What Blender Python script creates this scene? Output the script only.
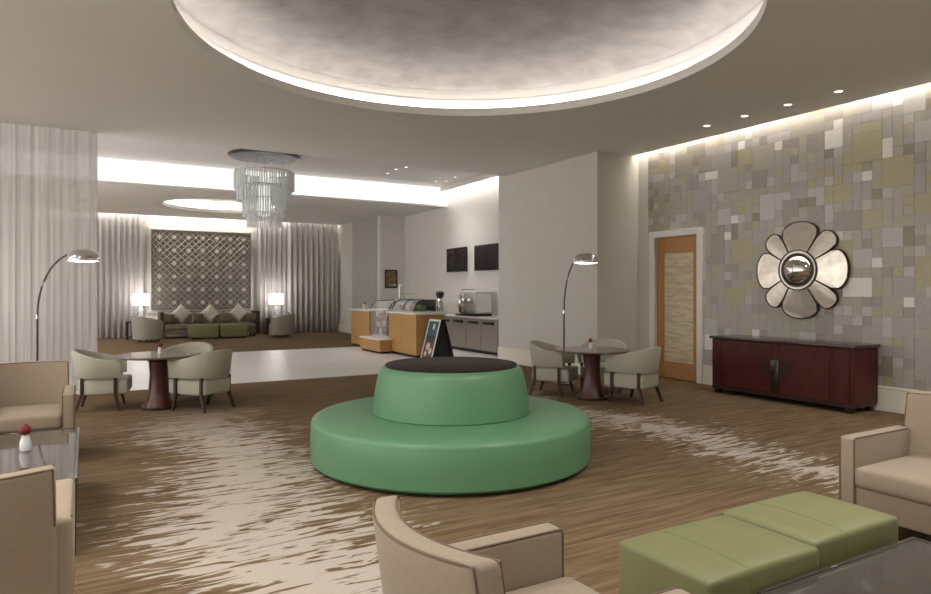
import bpy, bmesh, math, random
from mathutils import Vector, Matrix, noise as mnoise
random.seed(7)
PI = math.pi
S = bpy.context.scene
for o in list(bpy.data.objects): bpy.data.objects.remove(o)
C = S.collection

# ------------------------------------------------------------------ camera, world, exposure
cam_d = bpy.data.cameras.new('camera'); cam = bpy.data.objects.new('camera', cam_d); C.objects.link(cam)
cam.location = (0, 0, 1.55); cam.rotation_euler = (PI/2, 0, math.radians(-30))
cam_d.sensor_width = 36; cam_d.lens = 36*660/931; cam_d.shift_y = -6/931; cam_d.clip_start = .05
S.camera = cam
W = bpy.data.worlds.new('world'); S.world = W; W.use_nodes = True
W.node_tree.nodes['Background'].inputs[0].default_value = (1.0, .97, .925, 1)
W.node_tree.nodes['Background'].inputs[1].default_value = 1.3
S.view_settings.view_transform = 'Standard'; S.view_settings.look = 'None'
S.view_settings.exposure = 0.7; S.view_settings.gamma = 1; S.view_settings.use_curve_mapping = False
P_LED = dict(tray=7.5, slot=17.0, far=13.0, cafe=12.0, oval=9.0)     # strengths of the built-in light strips
FASCIA = .64
DOWN = 16.0
FILL_OVERHEAD = 150.0  # strength of the added out-of-view fill downlights

# ------------------------------------------------------------------ materials
MATS = {}
def nodes(m):
    nt = m.node_tree; b = next(n for n in nt.nodes if n.type == 'BSDF_PRINCIPLED')
    return nt, nt.nodes, nt.links, b
def mat(name, col, rough=.6, metal=0, var=.06, scale=8, bump=0, bscale=200, spec=.5, emit=None, coat=0, sheen=0, stretch=(1,1,1)):
    m = bpy.data.materials.new(name); m.use_nodes = True; MATS[name] = m
    nt, N, L, b = nodes(m)
    b.inputs['Roughness'].default_value = rough; b.inputs['Metallic'].default_value = metal
    b.inputs['Specular IOR Level'].default_value = spec
    b.inputs['Coat Weight'].default_value = coat
    b.inputs['Sheen Weight'].default_value = sheen
    tc = N.new('ShaderNodeTexCoord'); mp = N.new('ShaderNodeMapping'); mp.inputs['Scale'].default_value = stretch
    L.new(tc.outputs['Object'], mp.inputs[0])
    nz = N.new('ShaderNodeTexNoise'); nz.inputs['Scale'].default_value = scale; nz.inputs['Detail'].default_value = 3
    L.new(mp.outputs[0], nz.inputs['Vector'])
    rp = N.new('ShaderNodeValToRGB')
    c = Vector(col[:3])
    rp.color_ramp.elements[0].position = .3; rp.color_ramp.elements[1].position = .7
    rp.color_ramp.elements[0].color = (*(c*(1-var)), 1); rp.color_ramp.elements[1].color = (*(c*(1+var)), 1)
    L.new(nz.outputs[0], rp.inputs[0]); L.new(rp.outputs[0], b.inputs['Base Color'])
    if bump:
        n2 = N.new('ShaderNodeTexNoise'); n2.inputs['Scale'].default_value = bscale
        L.new(mp.outputs[0], n2.inputs['Vector'])
        bp = N.new('ShaderNodeBump'); bp.inputs['Strength'].default_value = bump; bp.inputs['Distance'].default_value = .01
        L.new(n2.outputs[0], bp.inputs['Height']); L.new(bp.outputs[0], b.inputs['Normal'])
    if emit:
        b.inputs['Emission Color'].default_value = (*emit[0], 1); b.inputs['Emission Strength'].default_value = emit[1]
    return m
WARM = (1, .955, .90); COOL = (.97, .98, 1.0)
mat('wall', (.62, .595, .545), .8, var=.02, scale=3, bump=.05, bscale=120)
mat('wall_white', (.74, .715, .68), .75, var=.02)
mat('wall_grey', (.44, .43, .39), .75, var=.03)
mat('ceiling', (.80, .785, .745), .85, var=.012, scale=1)
mat('ceiling_aisle', (.74, .715, .70), .8, var=.015, scale=1)
mat('trim', (.80, .77, .72), .6, var=.02)
mat('baseboard', (.78, .73, .63), .55, var=.02)
mat('silver_leaf', (.40, .372, .356), .5, metal=.25, var=.16, scale=3.5, bump=.3, bscale=9, stretch=(1, 1, 1))
mat('marble', (.80, .785, .785), .32, var=.05, scale=1.3)
mat('tan_fabric', (.33, .262, .19), .85, var=.05, scale=60, bump=.15, bscale=500, sheen=.15)
mat('tan_piping', (.17, .12, .08), .8)
mat('sage_fabric', (.47, .455, .37), .85, var=.04, scale=50, bump=.12, bscale=500, sheen=.15)
mat('green_leather', (.120, .28, .148), .40, var=.03, scale=4, bump=.03, bscale=300)
mat('olive_leather', (.20, .205, .090), .45, var=.05, scale=5, bump=.05, bscale=250)
mat('seam_olive', (.20, .22, .07), .6)
mat('dark_top', (.030, .018, .016), .55, spec=.2, var=.1, stretch=(1, 8, 1))
mat('dark_wood', (.040, .020, .013), .4, var=.25, scale=10, stretch=(8, 8, 1))
mat('red_wood', (.085, .022, .013), .35, var=.3, scale=6, stretch=(1, 1, 10), coat=.2)
mat('mahogany', (.082, .014, .010), .45, var=.22, scale=5, stretch=(10, 2, 1), spec=.3)
mat('mahogany_dark', (.022, .008, .007), .35, var=.25, scale=6, stretch=(6, 6, 1), coat=.25)
mat('inlay', (.042, .011, .008), .35, var=.25)
mat('sideboard_top', (.05, .035, .03), .22, var=.2, coat=.3)
mat('oak', (.50, .29, .10), .5, var=.12, scale=5, stretch=(8, 8, 1))
mat('door_wood', (.44, .215, .065), .45, var=.12, scale=5, stretch=(9, 9, 1))
mat('white_stone', (.84, .81, .78), .25, var=.02)
mat('steel', (.50, .49, .47), .38, metal=.55, var=.05, scale=5, stretch=(20, 20, 1))
mat('chrome', (.75, .75, .75), .10, metal=1, var=.02)
mat('bronze_pole', (.13, .12, .11), .3, metal=.8)
mat('black_plastic', (.015, .014, .015), .35)
mat('screen', (.012, .008, .010), .15)
mat('screen_menu', (.028, .018, .02), .3)
mat('black_board', (.012, .011, .012), .6)
mat('white_paint', (.80, .79, .77), .5)
mat('taupe_fabric', (.24, .205, .16), .85, var=.06, scale=40, bump=.1, bscale=400)
mat('grey_fabric', (.33, .30, .25), .85, var=.06, scale=40)
mat('pale_fabric', (.62, .58, .52), .85, var=.05, scale=30)
mat('brown_fabric', (.14, .115, .075), .85, var=.08, scale=30)
mat('tabletop', (.055, .048, .044), .07, var=.15, coat=.6)
MATS['tabletop'].node_tree.nodes['Principled BSDF'].inputs['IOR'].default_value = 1.8
mat('round_top', (.16, .105, .085), .22, var=.15, scale=4, coat=.4)
mat('porcelain', (.78, .78, .78), .2)
mat('rose_red', (.17, .010, .014), .6, var=.2, scale=30)
mat('leaf_green', (.06, .14, .04), .6)
mat('lattice_metal', (.50, .47, .43), .4, metal=.4)
mat('lattice_back', (.25, .23, .20), .7, var=.1)
mat('star', (.80, .77, .72), .35, metal=.2)
mat('mirror_glass', (.80, .77, .72), .09, metal=1, var=.03)
mat('antique_glass', (.66, .60, .53), .22, metal=.85, var=.10, scale=12, bump=.05, bscale=20)
mat('smoked_mirror', (.13, .13, .125), .35, metal=.3, spec=.3, var=.5, scale=3, stretch=(1, 4, 1))
mat('mirror_frame', (.045, .030, .024), .35, metal=.4)
mat('crust', (.32, .15, .05), .6, var=.2, scale=30)
mat('pack_red', (.45, .10, .09), .5); mat('pack_white', (.75, .72, .70), .5); mat('pack_green', (.10, .22, .08), .5)
mat('poster', (.035, .045, .055), .5); mat('poster_teal', (.05, .11, .15), .5); mat('poster_brown', (.16, .07, .05), .5, var=.5, scale=18)
mat('poster_cream', (.7, .66, .6), .5)
mat('picture', (.22, .15, .08), .5, var=.5, scale=10)
mat('gap', (.02, .015, .012), .8)
for k, v in P_LED.items(): mat('led_'+k, (.9, .9, .9), emit=((1, .94, .88) if k != 'tray' else (1, .95, .92), v))
mat('fascia_glow', (.5, .5, .5), .5, emit=((1, .985, .95), FASCIA))
mat('lens_glow', (.9, .9, .9), emit=((1, .93, .82), 2.5))
mat('lamp_glow', (.9, .9, .9), emit=((1, .95, .88), 2.2))
mat('shade_soft', (.8, .8, .8), emit=((1, .97, .94), .5))
mat('shade_glow', (.9, .88, .84), emit=((1, .95, .90), 4.0))

def glass_mat(name, col, rough=.05, alpha=.6):
    m = bpy.data.materials.new(name); m.use_nodes = True; MATS[name] = m
    nt, N, L, b = nodes(m)
    b.inputs['Base Color'].default_value = (*col, 1); b.inputs['Roughness'].default_value = rough
    t = N.new('ShaderNodeBsdfTransparent'); mx = N.new('ShaderNodeMixShader'); mx.inputs[0].default_value = alpha
    L.new(t.outputs[0], mx.inputs[1]); L.new(b.outputs[0], mx.inputs[2])
    L.new(mx.outputs[0], N['Material Output'].inputs[0])
glass_mat('clear_glass', (.75, .80, .80), .05, .22)
glass_mat('crystal', (.93, .95, .97), .2, .75)

def curtain_mat(name, col, alpha, trans=.45):
    m = bpy.data.materials.new(name); m.use_nodes = True; MATS[name] = m
    nt, N, L, b = nodes(m); N.remove(b)
    d = N.new('ShaderNodeBsdfDiffuse'); d.inputs[0].default_value = (*col, 1)
    tl = N.new('ShaderNodeBsdfTranslucent'); tl.inputs[0].default_value = (*col, 1)
    tc = N.new('ShaderNodeTexCoord'); mp = N.new('ShaderNodeMapping'); mp.inputs['Scale'].default_value = (14, 1, .15)
    nz = N.new('ShaderNodeTexNoise'); nz.inputs['Scale'].default_value = 3
    L.new(tc.outputs['Object'], mp.inputs[0]); L.new(mp.outputs[0], nz.inputs['Vector'])
    rp = N.new('ShaderNodeValToRGB'); c = Vector(col)
    rp.color_ramp.elements[0].position = .3; rp.color_ramp.elements[1].position = .7
    rp.color_ramp.elements[0].color = (*(c*.86), 1); rp.color_ramp.elements[1].color = (*(c*1.08), 1)
    L.new(nz.outputs[0], rp.inputs[0]); L.new(rp.outputs[0], d.inputs[0]); L.new(rp.outputs[0], tl.inputs[0])
    m1 = N.new('ShaderNodeMixShader'); m1.inputs[0].default_value = trans
    L.new(d.outputs[0], m1.inputs[1]); L.new(tl.outputs[0], m1.inputs[2])
    t = N.new('ShaderNodeBsdfTransparent'); m2 = N.new('ShaderNodeMixShader'); m2.inputs[0].default_value = alpha
    L.new(t.outputs[0], m2.inputs[1]); L.new(m1.outputs[0], m2.inputs[2])
    L.new(m2.outputs[0], N['Material Output'].inputs[0])
curtain_mat('sheer', (.88, .855, .845), .74, .45)
curtain_mat('drape', (.84, .81, .80), .97, .3)

def tile_mat(name, col, rough=.45, metal=.15):
    m = mat(name, col, rough, metal, var=.05, scale=25, stretch=(1, 1, 1))
    return m
TILES = [('tile_beige', (.42, .385, .325), 36), ('tile_mauve', (.40, .372, .355), 32), ('tile_taupe', (.345, .312, .28), 16),
         ('tile_olive', (.42, .375, .25), 12), ('tile_silver', (.49, .47, .45), 15), ('tile_white', (.74, .71, .66), 5), ('tile_brown', (.30, .26, .205), 6)]
for n, c, w in TILES: tile_mat(n, c)

def cream_panel():
    m = mat('cream_panel', (.62, .53, .35), .5)
    nt, N, L, b = nodes(m)
    tc = N.new('ShaderNodeTexCoord'); mp = N.new('ShaderNodeMapping'); mp.inputs['Scale'].default_value = (3, 3, 22)
    nz = N.new('ShaderNodeTexNoise'); nz.inputs['Scale'].default_value = 1.0; nz.inputs['Distortion'].default_value = .8
    L.new(tc.outputs['Object'], mp.inputs[0]); L.new(mp.outputs[0], nz.inputs['Vector'])
    rp = N.new('ShaderNodeValToRGB')
    rp.color_ramp.elements[0].position = .40; rp.color_ramp.elements[1].position = .56
    rp.color_ramp.elements[0].color = (.53, .44, .28, 1); rp.color_ramp.elements[1].color = (.66, .57, .39, 1)
    L.new(nz.outputs[0], rp.inputs[0]); L.new(rp.outputs[0], b.inputs['Base Color'])
cream_panel()

def carpet():
    m = bpy.data.materials.new('carpet'); m.use_nodes = True; MATS['carpet'] = m
    nt, N, L, b = nodes(m)
    b.inputs['Roughness'].default_value = .95; b.inputs['Specular IOR Level'].default_value = .15
    def M(op, a, b2=None, c=None, clamp=False):
        n = N.new('ShaderNodeMath'); n.operation = op; n.use_clamp = clamp
        for i, v in enumerate((a, b2, c)):
            if v is None: continue
            if isinstance(v, (int, float)): n.inputs[i].default_value = v
            else: L.new(v, n.inputs[i])
        return n.outputs[0]
    def noise(sx, sy, scale, det=2, dist=0., off=0., rough=.5):
        mp = N.new('ShaderNodeMapping'); mp.inputs['Scale'].default_value = (sx, sy, 1); mp.inputs['Location'].default_value = (off, off*.7, 0)
        L.new(geo.outputs['Position'], mp.inputs[0])
        n = N.new('ShaderNodeTexNoise'); n.inputs['Scale'].default_value = scale; n.inputs['Detail'].default_value = det
        n.inputs['Distortion'].default_value = dist; n.inputs['Roughness'].default_value = rough
        L.new(mp.outputs[0], n.inputs['Vector']); return n.outputs[0]
    geo = N.new('ShaderNodeNewGeometry'); sp = N.new('ShaderNodeSeparateXYZ'); L.new(geo.outputs['Position'], sp.inputs[0])
    X, Y = sp.outputs[0], sp.outputs[1]
    low = noise(.25, .5, 1.0, 1, 0, 3.1)
    wob = M('MULTIPLY', M('SUBTRACT', low, .5), 1.3)
    Xw = M('ADD', X, wob)
    d1 = M('ABSOLUTE', M('SUBTRACT', Xw, 1.22)); d2 = M('ADD', M('ABSOLUTE', M('SUBTRACT', Xw, 5.5)), .22)
    d3 = M('ABSOLUTE', M('SUBTRACT', Xw, -3.1))
    d = M('MINIMUM', M('MINIMUM', d1, d2), d3)
    rip = noise(2.5, 14.5, 1.0, 2.0, 1.2, 0, .55)
    rip2 = noise(4.0, 36., 1.0, 1.5, .6, 7.)
    core = M('SUBTRACT', .50, d)
    v = M('ADD', M('ADD', M('MULTIPLY', core, 1.0), M('MULTIPLY', M('SUBTRACT', rip, .5), 3.1)), M('MULTIPLY', M('SUBTRACT', rip2, .5), 1.2))
    mr = N.new('ShaderNodeMapRange'); mr.inputs[1].default_value = -.05; mr.inputs[2].default_value = .14; mr.interpolation_type = 'SMOOTHSTEP'
    L.new(v, mr.inputs[0]); band = mr.outputs[0]
    # fade so far-off ripples stay brown
    mr2 = N.new('ShaderNodeMapRange'); mr2.inputs[1].default_value = 1.8; mr2.inputs[2].default_value = .55; mr2.interpolation_type = 'SMOOTHSTEP'
    L.new(d, mr2.inputs[0]); band = M('MULTIPLY', band, mr2.outputs[0])
    # band ends before the aisle
    mr3 = N.new('ShaderNodeMapRange'); mr3.inputs[1].default_value = 9.6; mr3.inputs[2].default_value = 7.2
    L.new(Y, mr3.inputs[0]); band = M('MULTIPLY', band, mr3.outputs[0])
    st = noise(1.5, 24., 1.0, 3, .8, 11.)
    rp = N.new('ShaderNodeValToRGB'); e = rp.color_ramp.elements
    e[0].position = .34; e[0].color = (.135, .088, .045, 1); e[1].position = .66; e[1].color = (.245, .172, .102, 1)
    e2 = rp.color_ramp.elements.new(.5); e2.color = (.186, .126, .071, 1)
    L.new(st, rp.inputs[0])
    mx = N.new('ShaderNodeMix'); mx.data_type = 'RGBA'
    L.new(band, mx.inputs[0]); L.new(rp.outputs[0], mx.inputs[6]); mx.inputs[7].default_value = (.53, .465, .40, 1)
    # fine fibre
    fb = noise(60, 60, 1.0, 2, 0, 2.)
    mm = N.new('ShaderNodeMix'); mm.data_type = 'RGBA'; mm.blend_type = 'MULTIPLY'; mm.inputs[0].default_value = .35
    fr = N.new('ShaderNodeValToRGB'); fr.color_ramp.elements[0].position = .25; fr.color_ramp.elements[0].color = (.6, .6, .6, 1); fr.color_ramp.elements[1].position = .7
    L.new(fb, fr.inputs[0]); L.new(mx.outputs[2], mm.inputs[6]); L.new(fr.outputs[0], mm.inputs[7])
    L.new(mm.outputs[2], b.inputs['Base Color'])
    bp = N.new('ShaderNodeBump'); bp.inputs['Strength'].default_value = .5; bp.inputs['Distance'].default_value = .012
    L.new(M('ADD', band, M('MULTIPLY', st, .8)), bp.inputs['Height']); L.new(bp.outputs[0], b.inputs['Normal'])
carpet()

# ------------------------------------------------------------------ helpers
def obj(name, bm, m, parent=None, smooth=True, ang=38):
    me = bpy.data.meshes.new(name); bm.normal_update(); bm.to_mesh(me); bm.free()
    for x in (m if isinstance(m, (list, tuple)) else [m]): me.materials.append(MATS[x])
    if smooth:
        me.shade_smooth(); me.set_sharp_from_angle(angle=math.radians(ang))
    o = bpy.data.objects.new(name, me); C.objects.link(o)
    if parent: o.parent = parent
    return o
def tag(o, label, cat, group=None, kind=None):
    o['label'] = label; o['category'] = cat
    if group: o['group'] = group
    if kind: o['kind'] = kind
    return o
def thing(name, label, cat, loc=(0, 0, 0), rz=0, group=None):
    o = bpy.data.objects.new(name, None); C.objects.link(o); o.location = loc; o.rotation_euler = (0, 0, rz)
    o.empty_display_size = .1
    return tag(o, label, cat, group)
def struct(name, bm, m, label, cat, parent=None, smooth=False):
    o = obj(name, bm, m, parent, smooth)
    if not parent: tag(o, label, cat, kind='structure')
    return o
def dup(root, loc, rz, label):
    r = root.copy(); C.objects.link(r); r.location = loc; r.rotation_euler = (0, 0, rz); r['label'] = label
    for ch in list(root.children):
        c = ch.copy(); C.objects.link(c); c.parent = r
        for g in ch.children:
            e = g.copy(); C.objects.link(e); e.parent = c
    return r
def B(): return bmesh.new()
def join(bm, t):
    me = bpy.data.meshes.new('t'); t.to_mesh(me); t.free(); bm.from_mesh(me); bpy.data.meshes.remove(me)
def box(bm, x0, x1, y0, y1, z0, z1, bev=0, seg=2, cuts=0, fn=None, mtx=None):
    t = B(); bmesh.ops.create_cube(t, size=1)
    sx, sy, sz = x1-x0, y1-y0, z1-z0
    for v in t.verts: v.co = Vector((v.co.x*sx, v.co.y*sy, v.co.z*sz))
    if bev: bmesh.ops.bevel(t, geom=t.edges[:], offset=bev, segments=seg, profile=.5, affect='EDGES')
    if cuts:
        for ax in range(3):
            L = (sx, sy, sz)[ax]; n = cuts[ax] if isinstance(cuts, tuple) else cuts
            for k in range(1, n+1):
                p = Vector((0, 0, 0)); p[ax] = -L/2 + bev + (L-2*bev)*k/(n+1); nn = Vector((0, 0, 0)); nn[ax] = 1
                bmesh.ops.bisect_plane(t, geom=t.verts[:]+t.edges[:]+t.faces[:], plane_co=p, plane_no=nn)
    c = Vector(((x0+x1)/2, (y0+y1)/2, (z0+z1)/2))
    for v in t.verts:
        v.co += c
        if fn: v.co = Vector(fn(v.co))
        if mtx: v.co = mtx @ v.co
    join(bm, t); return bm
def bx(*a, **k): return box(B(), *a, **k)
def lathe(bm, prof, n=32, cx=0, cy=0, cz=0, close=False):
    rings = []
    for r, z in prof:
        if r < 1e-6: rings.append([bm.verts.new((cx, cy, cz+z))])
        else: rings.append([bm.verts.new((cx+r*math.cos(2*PI*i/n), cy+r*math.sin(2*PI*i/n), cz+z)) for i in range(n)])
    for a, b in zip(rings, rings[1:]):
        for i in range(n):
            j = (i+1) % n
            if len(a) == 1 and len(b) == 1: break
            if len(a) == 1: bm.faces.new((a[0], b[j], b[i]))
            elif len(b) == 1: bm.faces.new((a[i], a[j], b[0]))
            else: bm.faces.new((a[i], a[j], b[j], b[i]))
    return bm
def tube(bm, pts, rad, n=10, caps=True):
    pts = [Vector(p) for p in pts]; rings = []
    up = Vector((0, 0, 1))
    for i, p in enumerate(pts):
        d = (pts[min(i+1, len(pts)-1)] - pts[max(i-1, 0)]).normalized()
        u = up if abs(d.dot(up)) < .95 else Vector((1, 0, 0))
        a = d.cross(u).normalized(); b = a.cross(d).normalized()
        r = rad[i] if isinstance(rad, (list, tuple)) else rad
        rings.append([bm.verts.new(p + r*(a*math.cos(2*PI*k/n) + b*math.sin(2*PI*k/n))) for k in range(n)])
    for A, Bq in zip(rings, rings[1:]):
        for k in range(n): bm.faces.new((A[k], A[(k+1) % n], Bq[(k+1) % n], Bq[k]))
    if caps: bm.faces.new(rings[0][::-1]); bm.faces.new(rings[-1])
    return bm
def leg(bm, p0, p1, s0, s1):
    """square tapered leg from top p0 (half size s0) to foot p1 (half size s1)"""
    A = [bm.verts.new((p0[0]+a*s0, p0[1]+b*s0, p0[2])) for a, b in ((-1,-1),(1,-1),(1,1),(-1,1))]
    Q = [bm.verts.new((p1[0]+a*s1, p1[1]+b*s1, p1[2])) for a, b in ((-1,-1),(1,-1),(1,1),(-1,1))]
    for k in range(4): bm.faces.new((Q[k], Q[(k+1)%4], A[(k+1)%4], A[k]))
    bm.faces.new(A); bm.faces.new(Q[::-1]); return bm
def prism(bm, poly, h0, h1, f):
    """extrude 2-D polygon; f(u, v, h) gives the 3-D point"""
    a = [bm.verts.new(f(u, v, h0)) for u, v in poly]; b = [bm.verts.new(f(u, v, h1)) for u, v in poly]
    n = len(poly)
    for i in range(n): bm.faces.new((a[i], a[(i+1) % n], b[(i+1) % n], b[i]))
    bm.faces.new(a[::-1]); bm.faces.new(b)
    bmesh.ops.recalc_face_normals(bm, faces=bm.faces[:]); return bm

# ------------------------------------------------------------------ structure
HC = 4.05; HM = 4.60; XR = 8.95; XW = 7.95; YJ = 9.05; YE = 12.0; YF = 17.2; YB = 24.5; XT = 9.3; XL = -7.0; Y0 = -5.0
struct('floor', bx(XL, XT+.2, Y0, 11.5, -.1, 0), 'carpet', 'brown carpet with pale rippled bands in the main lounge', 'floor')
struct('floor', bx(XL, XT+.2, 11.5, 17.45, -.1, 0), 'marble', 'white polished marble aisle crossing in front of the cafe', 'floor')
struct('floor', bx(XL, XT+.2, 17.45, YB+.2, -.1, 0), 'carpet', 'brown carpet of the far lounge by the curtains', 'floor')

def holed(cx, cy, R, x0, x1, y0, y1, z, n=128):
    bm = B(); angs = [2*PI*i/n for i in range(n)]
    for px, py in ((x0, y0), (x1, y0), (x1, y1), (x0, y1)): angs.append(math.atan2(py-cy, px-cx) % (2*PI))
    angs = sorted(set(angs)); inn, out = [], []
    for a in angs:
        c, s = math.cos(a), math.sin(a)
        t = min(((x1-cx)/c if c > 1e-9 else (x0-cx)/c if c < -1e-9 else 1e9), ((y1-cy)/s if s > 1e-9 else (y0-cy)/s if s < -1e-9 else 1e9))
        inn.append(bm.verts.new((cx+R*c, cy+R*s, z))); out.append(bm.verts.new((cx+t*c, cy+t*s, z)))
    m = len(angs)
    for i in range(m): bm.faces.new((inn[i], inn[(i+1) % m], out[(i+1) % m], out[i]))
    return bm
SL = .16
bm = holed(3.36, 5.76, 2.75, XL, XR-SL, Y0, YE, HC)
# riser beside the wall slot and at the aisle edge
for a, b in (((XR-SL, Y0), (XR-SL, YE)), ((XL, YE), (XT, YE))):
    v = [bm.verts.new((a[0], a[1], HC)), bm.verts.new((b[0], b[1], HC)), bm.verts.new((b[0], b[1], HM)), bm.verts.new((a[0], a[1], HM))]
    bm.faces.new(v)
main_ceiling = struct('ceiling', bm, 'ceiling', 'flat taupe main ceiling around the big round recess', 'ceiling')
# slot roof
struct('ceiling', bx(XR-SL, XR+.2, Y0, YJ+.3, HC+.22, HC+.3), 'trim', 'white roof of the light slot along the tiled wall', 'ceiling')
struct('ceiling', bx(XL, XT+.2, YE, YF+.3, HM, HM+.1), 'ceiling_aisle', 'higher mauve-grey ceiling above the marble aisle', 'ceiling')
bm = holed(3.55, 20.5, 1.65, XL, XT+.2, YF, YB-.42, HC)
struct('ceiling', bm, 'ceiling', 'taupe ceiling of the far lounge with an oval recess', 'ceiling')
struct('ceiling', bx(XL, XT+.2, YB-.42, YB+.2, HC+.3, HC+.36), 'trim', 'white roof of the light slot above the far curtains', 'ceiling')
# round recesses
def recess(name, cx, cy, R, h, dome, led, label, matd):
    pr = [(R, 0), (R, .10), (R+.02, .115), (R+.20, .115), (R+.20, h-.14), (R+.215, h-.135), (R+.215, h)]
    t = struct(name, lathe(B(), pr, 128, cx, cy, HC), 'trim', label, 'ceiling recess', smooth=True)
    pd = [(R+.215, h)] + [((R+.215)*math.cos(a), h + dome*math.sin(a)) for a in [PI/2*k/14 for k in range(1, 15)]]
    pd[-1] = (0, h+dome)
    obj('recess_dome', lathe(B(), pd, 128, cx, cy, HC), matd, t)
    obj('light_strip', lathe(B(), [(R+.045, .12), (R+.095, .12), (R+.095, .128), (R+.045, .128), (R+.045, .12)], 128, cx, cy, HC), led, t)
recess('trim_1', 3.36, 5.76, 2.75, .42, .26, 'led_tray', 'big round ceiling recess with white stepped rim and silver leaf dome', 'silver_leaf')
recess('trim_2', 3.55, 20.5, 1.65, .26, .10, 'led_oval', 'smaller round lit recess in the far lounge ceiling', 'trim')
# glowing fascia between aisle ceiling and lounge ceiling
t = struct('trim_3', bx(XL, XT, YF+.01, YF+.12, HC-.03, HM), 'trim', 'long glowing white light panel over the far side of the aisle', 'light panel')
obj('light_panel', bx(XL, XT, YF-.01, YF+.01, HC+.02, HM-.01), 'fascia_glow', t)
obj('edge_lip', bx(XL, XT, YF-.03, YF+.02, HC-.03, HC+.02), 'ceiling', t)

# walls
def wall(name, x0, x1, y0, y1, z1, m, label, z0=0): return struct(name, bx(x0, x1, y0, y1, z0, z1), m, label, 'wall')
def baseboard(name, x0, x1, y0, y1, label):
    bm = bx(x0, x1, y0, y1, 0, .29, bev=.006, seg=1)
    dx = .006 if abs(x1-x0) < .1 else 0; dy = .006 if abs(y1-y0) < .1 else 0
    box(bm, x0-dx, x1+dx, y0-dy, y1+dy, .285, .32, bev=.005, seg=1)
    struct(name, bm, 'baseboard', label, 'baseboard')
wr = wall('wall_right', XR, XR+.2, Y0, 7.55, HC+.22, 'wall', 'right wall clad in a patchwork of small square tiles')
struct('wall_over_door', bx(XR, XR+.2, 7.55, 8.74, 2.62, HC+.22), 'wall', '', '', wr)
struct('wall_beside_door', bx(XR, XR+.2, 8.74, YJ, 0, HC+.22), 'wall', '', '', wr)
wall('wall_jog', XW, XR+.2, YJ, YJ+.2, HC+.22, 'wall', 'narrow plain beige return wall beside the wooden door')
wall('wall_centre', XW, XW+.2, YJ+.2, 12.3, HM, 'wall', 'plain beige wall behind the right floor lamp')
wall('wall_alcove', XW+.2, XT, 12.1, 12.3, HM, 'wall', 'return wall at the near end of the cafe alcove')
wall('wall_cafe', XT, XT+.2, 12.1, 20.2, HM, 'wall_white', 'white cafe wall that carries the two menu screens')
wall('wall_pilaster', 8.42, XT+.2, 20.2, 20.4, HC, 'wall_white', 'narrow white pilaster wall behind the pastry counter')
wall('wall_lounge_right', 8.42, 8.62, 20.4, YB, HC+.3, 'wall', 'right side wall of the far lounge')
struct('wall_panel_recess', bx(8.40, 8.43, 20.5, 22.75, .32, HC), 'wall_grey', 'grey wall panel on the right side of the far lounge', 'wall')
wall('wall_back', XL, 8.62, YB, YB+.2, HC+.3, 'wall_white', 'far white wall behind the curtains and lattice panel')
wall('wall_rear_blocker', XL, XR+.2, Y0-.2, Y0, HC+.22, 'wall', 'plain beige wall added behind the viewer to block world light')  # unseen wall, put in to darken surfaces that face the camera
baseboard('baseboard_right', XR-.03, XR, 1.0, 7.55, 'cream baseboard along the tiled wall')
baseboard('baseboard_right', XR-.03, XR, 8.74, YJ, 'short cream baseboard between the door and the corner')
baseboard('baseboard_jog', XW-.03, XR-.03, YJ-.03, YJ, 'cream baseboard of the return wall beside the door')
baseboard('baseboard_centre', XW-.03, XW, YJ, 12.3, 'cream baseboard of the plain beige wall')
baseboard('baseboard_cafe', XT-.03, XT, 12.3, 20.17, 'cream baseboard of the cafe wall')
baseboard('baseboard_lounge', 8.37, 8.40, 20.17, YB, 'cream baseboard on the right side of the far lounge')
# light strips in the slots
t = struct('trim_4', bx(XR-SL+.005, XR-SL+.025, 1.0, YJ-.02, HC+.10, HC+.20), 'trim', 'light slot strip along the top of the tiled wall', 'light strip')
obj('light_strip', bx(XR-SL+.03, XR-SL+.07, 1.0, YJ-.05, HC+.17, HC+.19), 'led_slot', t)
t = struct('trim_5', bx(-4, 8.4, YB-.415, YB-.40, HC+.1, HC+.28), 'trim', 'light slot strip above the far curtains', 'light strip')
obj('light_strip', bx(-4, 8.4, YB-.38, YB-.34, HC+.20, HC+.22), 'led_far', t)
t = struct('trim_6', bx(XT-.26, XT-.23, 12.4, YF-.05, HM-.14, HM), 'trim', 'small light trough above the two menu screens', 'light strip')
obj('light_strip', bx(XT-.22, XT-.18, 12.4, YF-.08, HM-.04, HM-.02), 'led_cafe', t)

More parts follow.
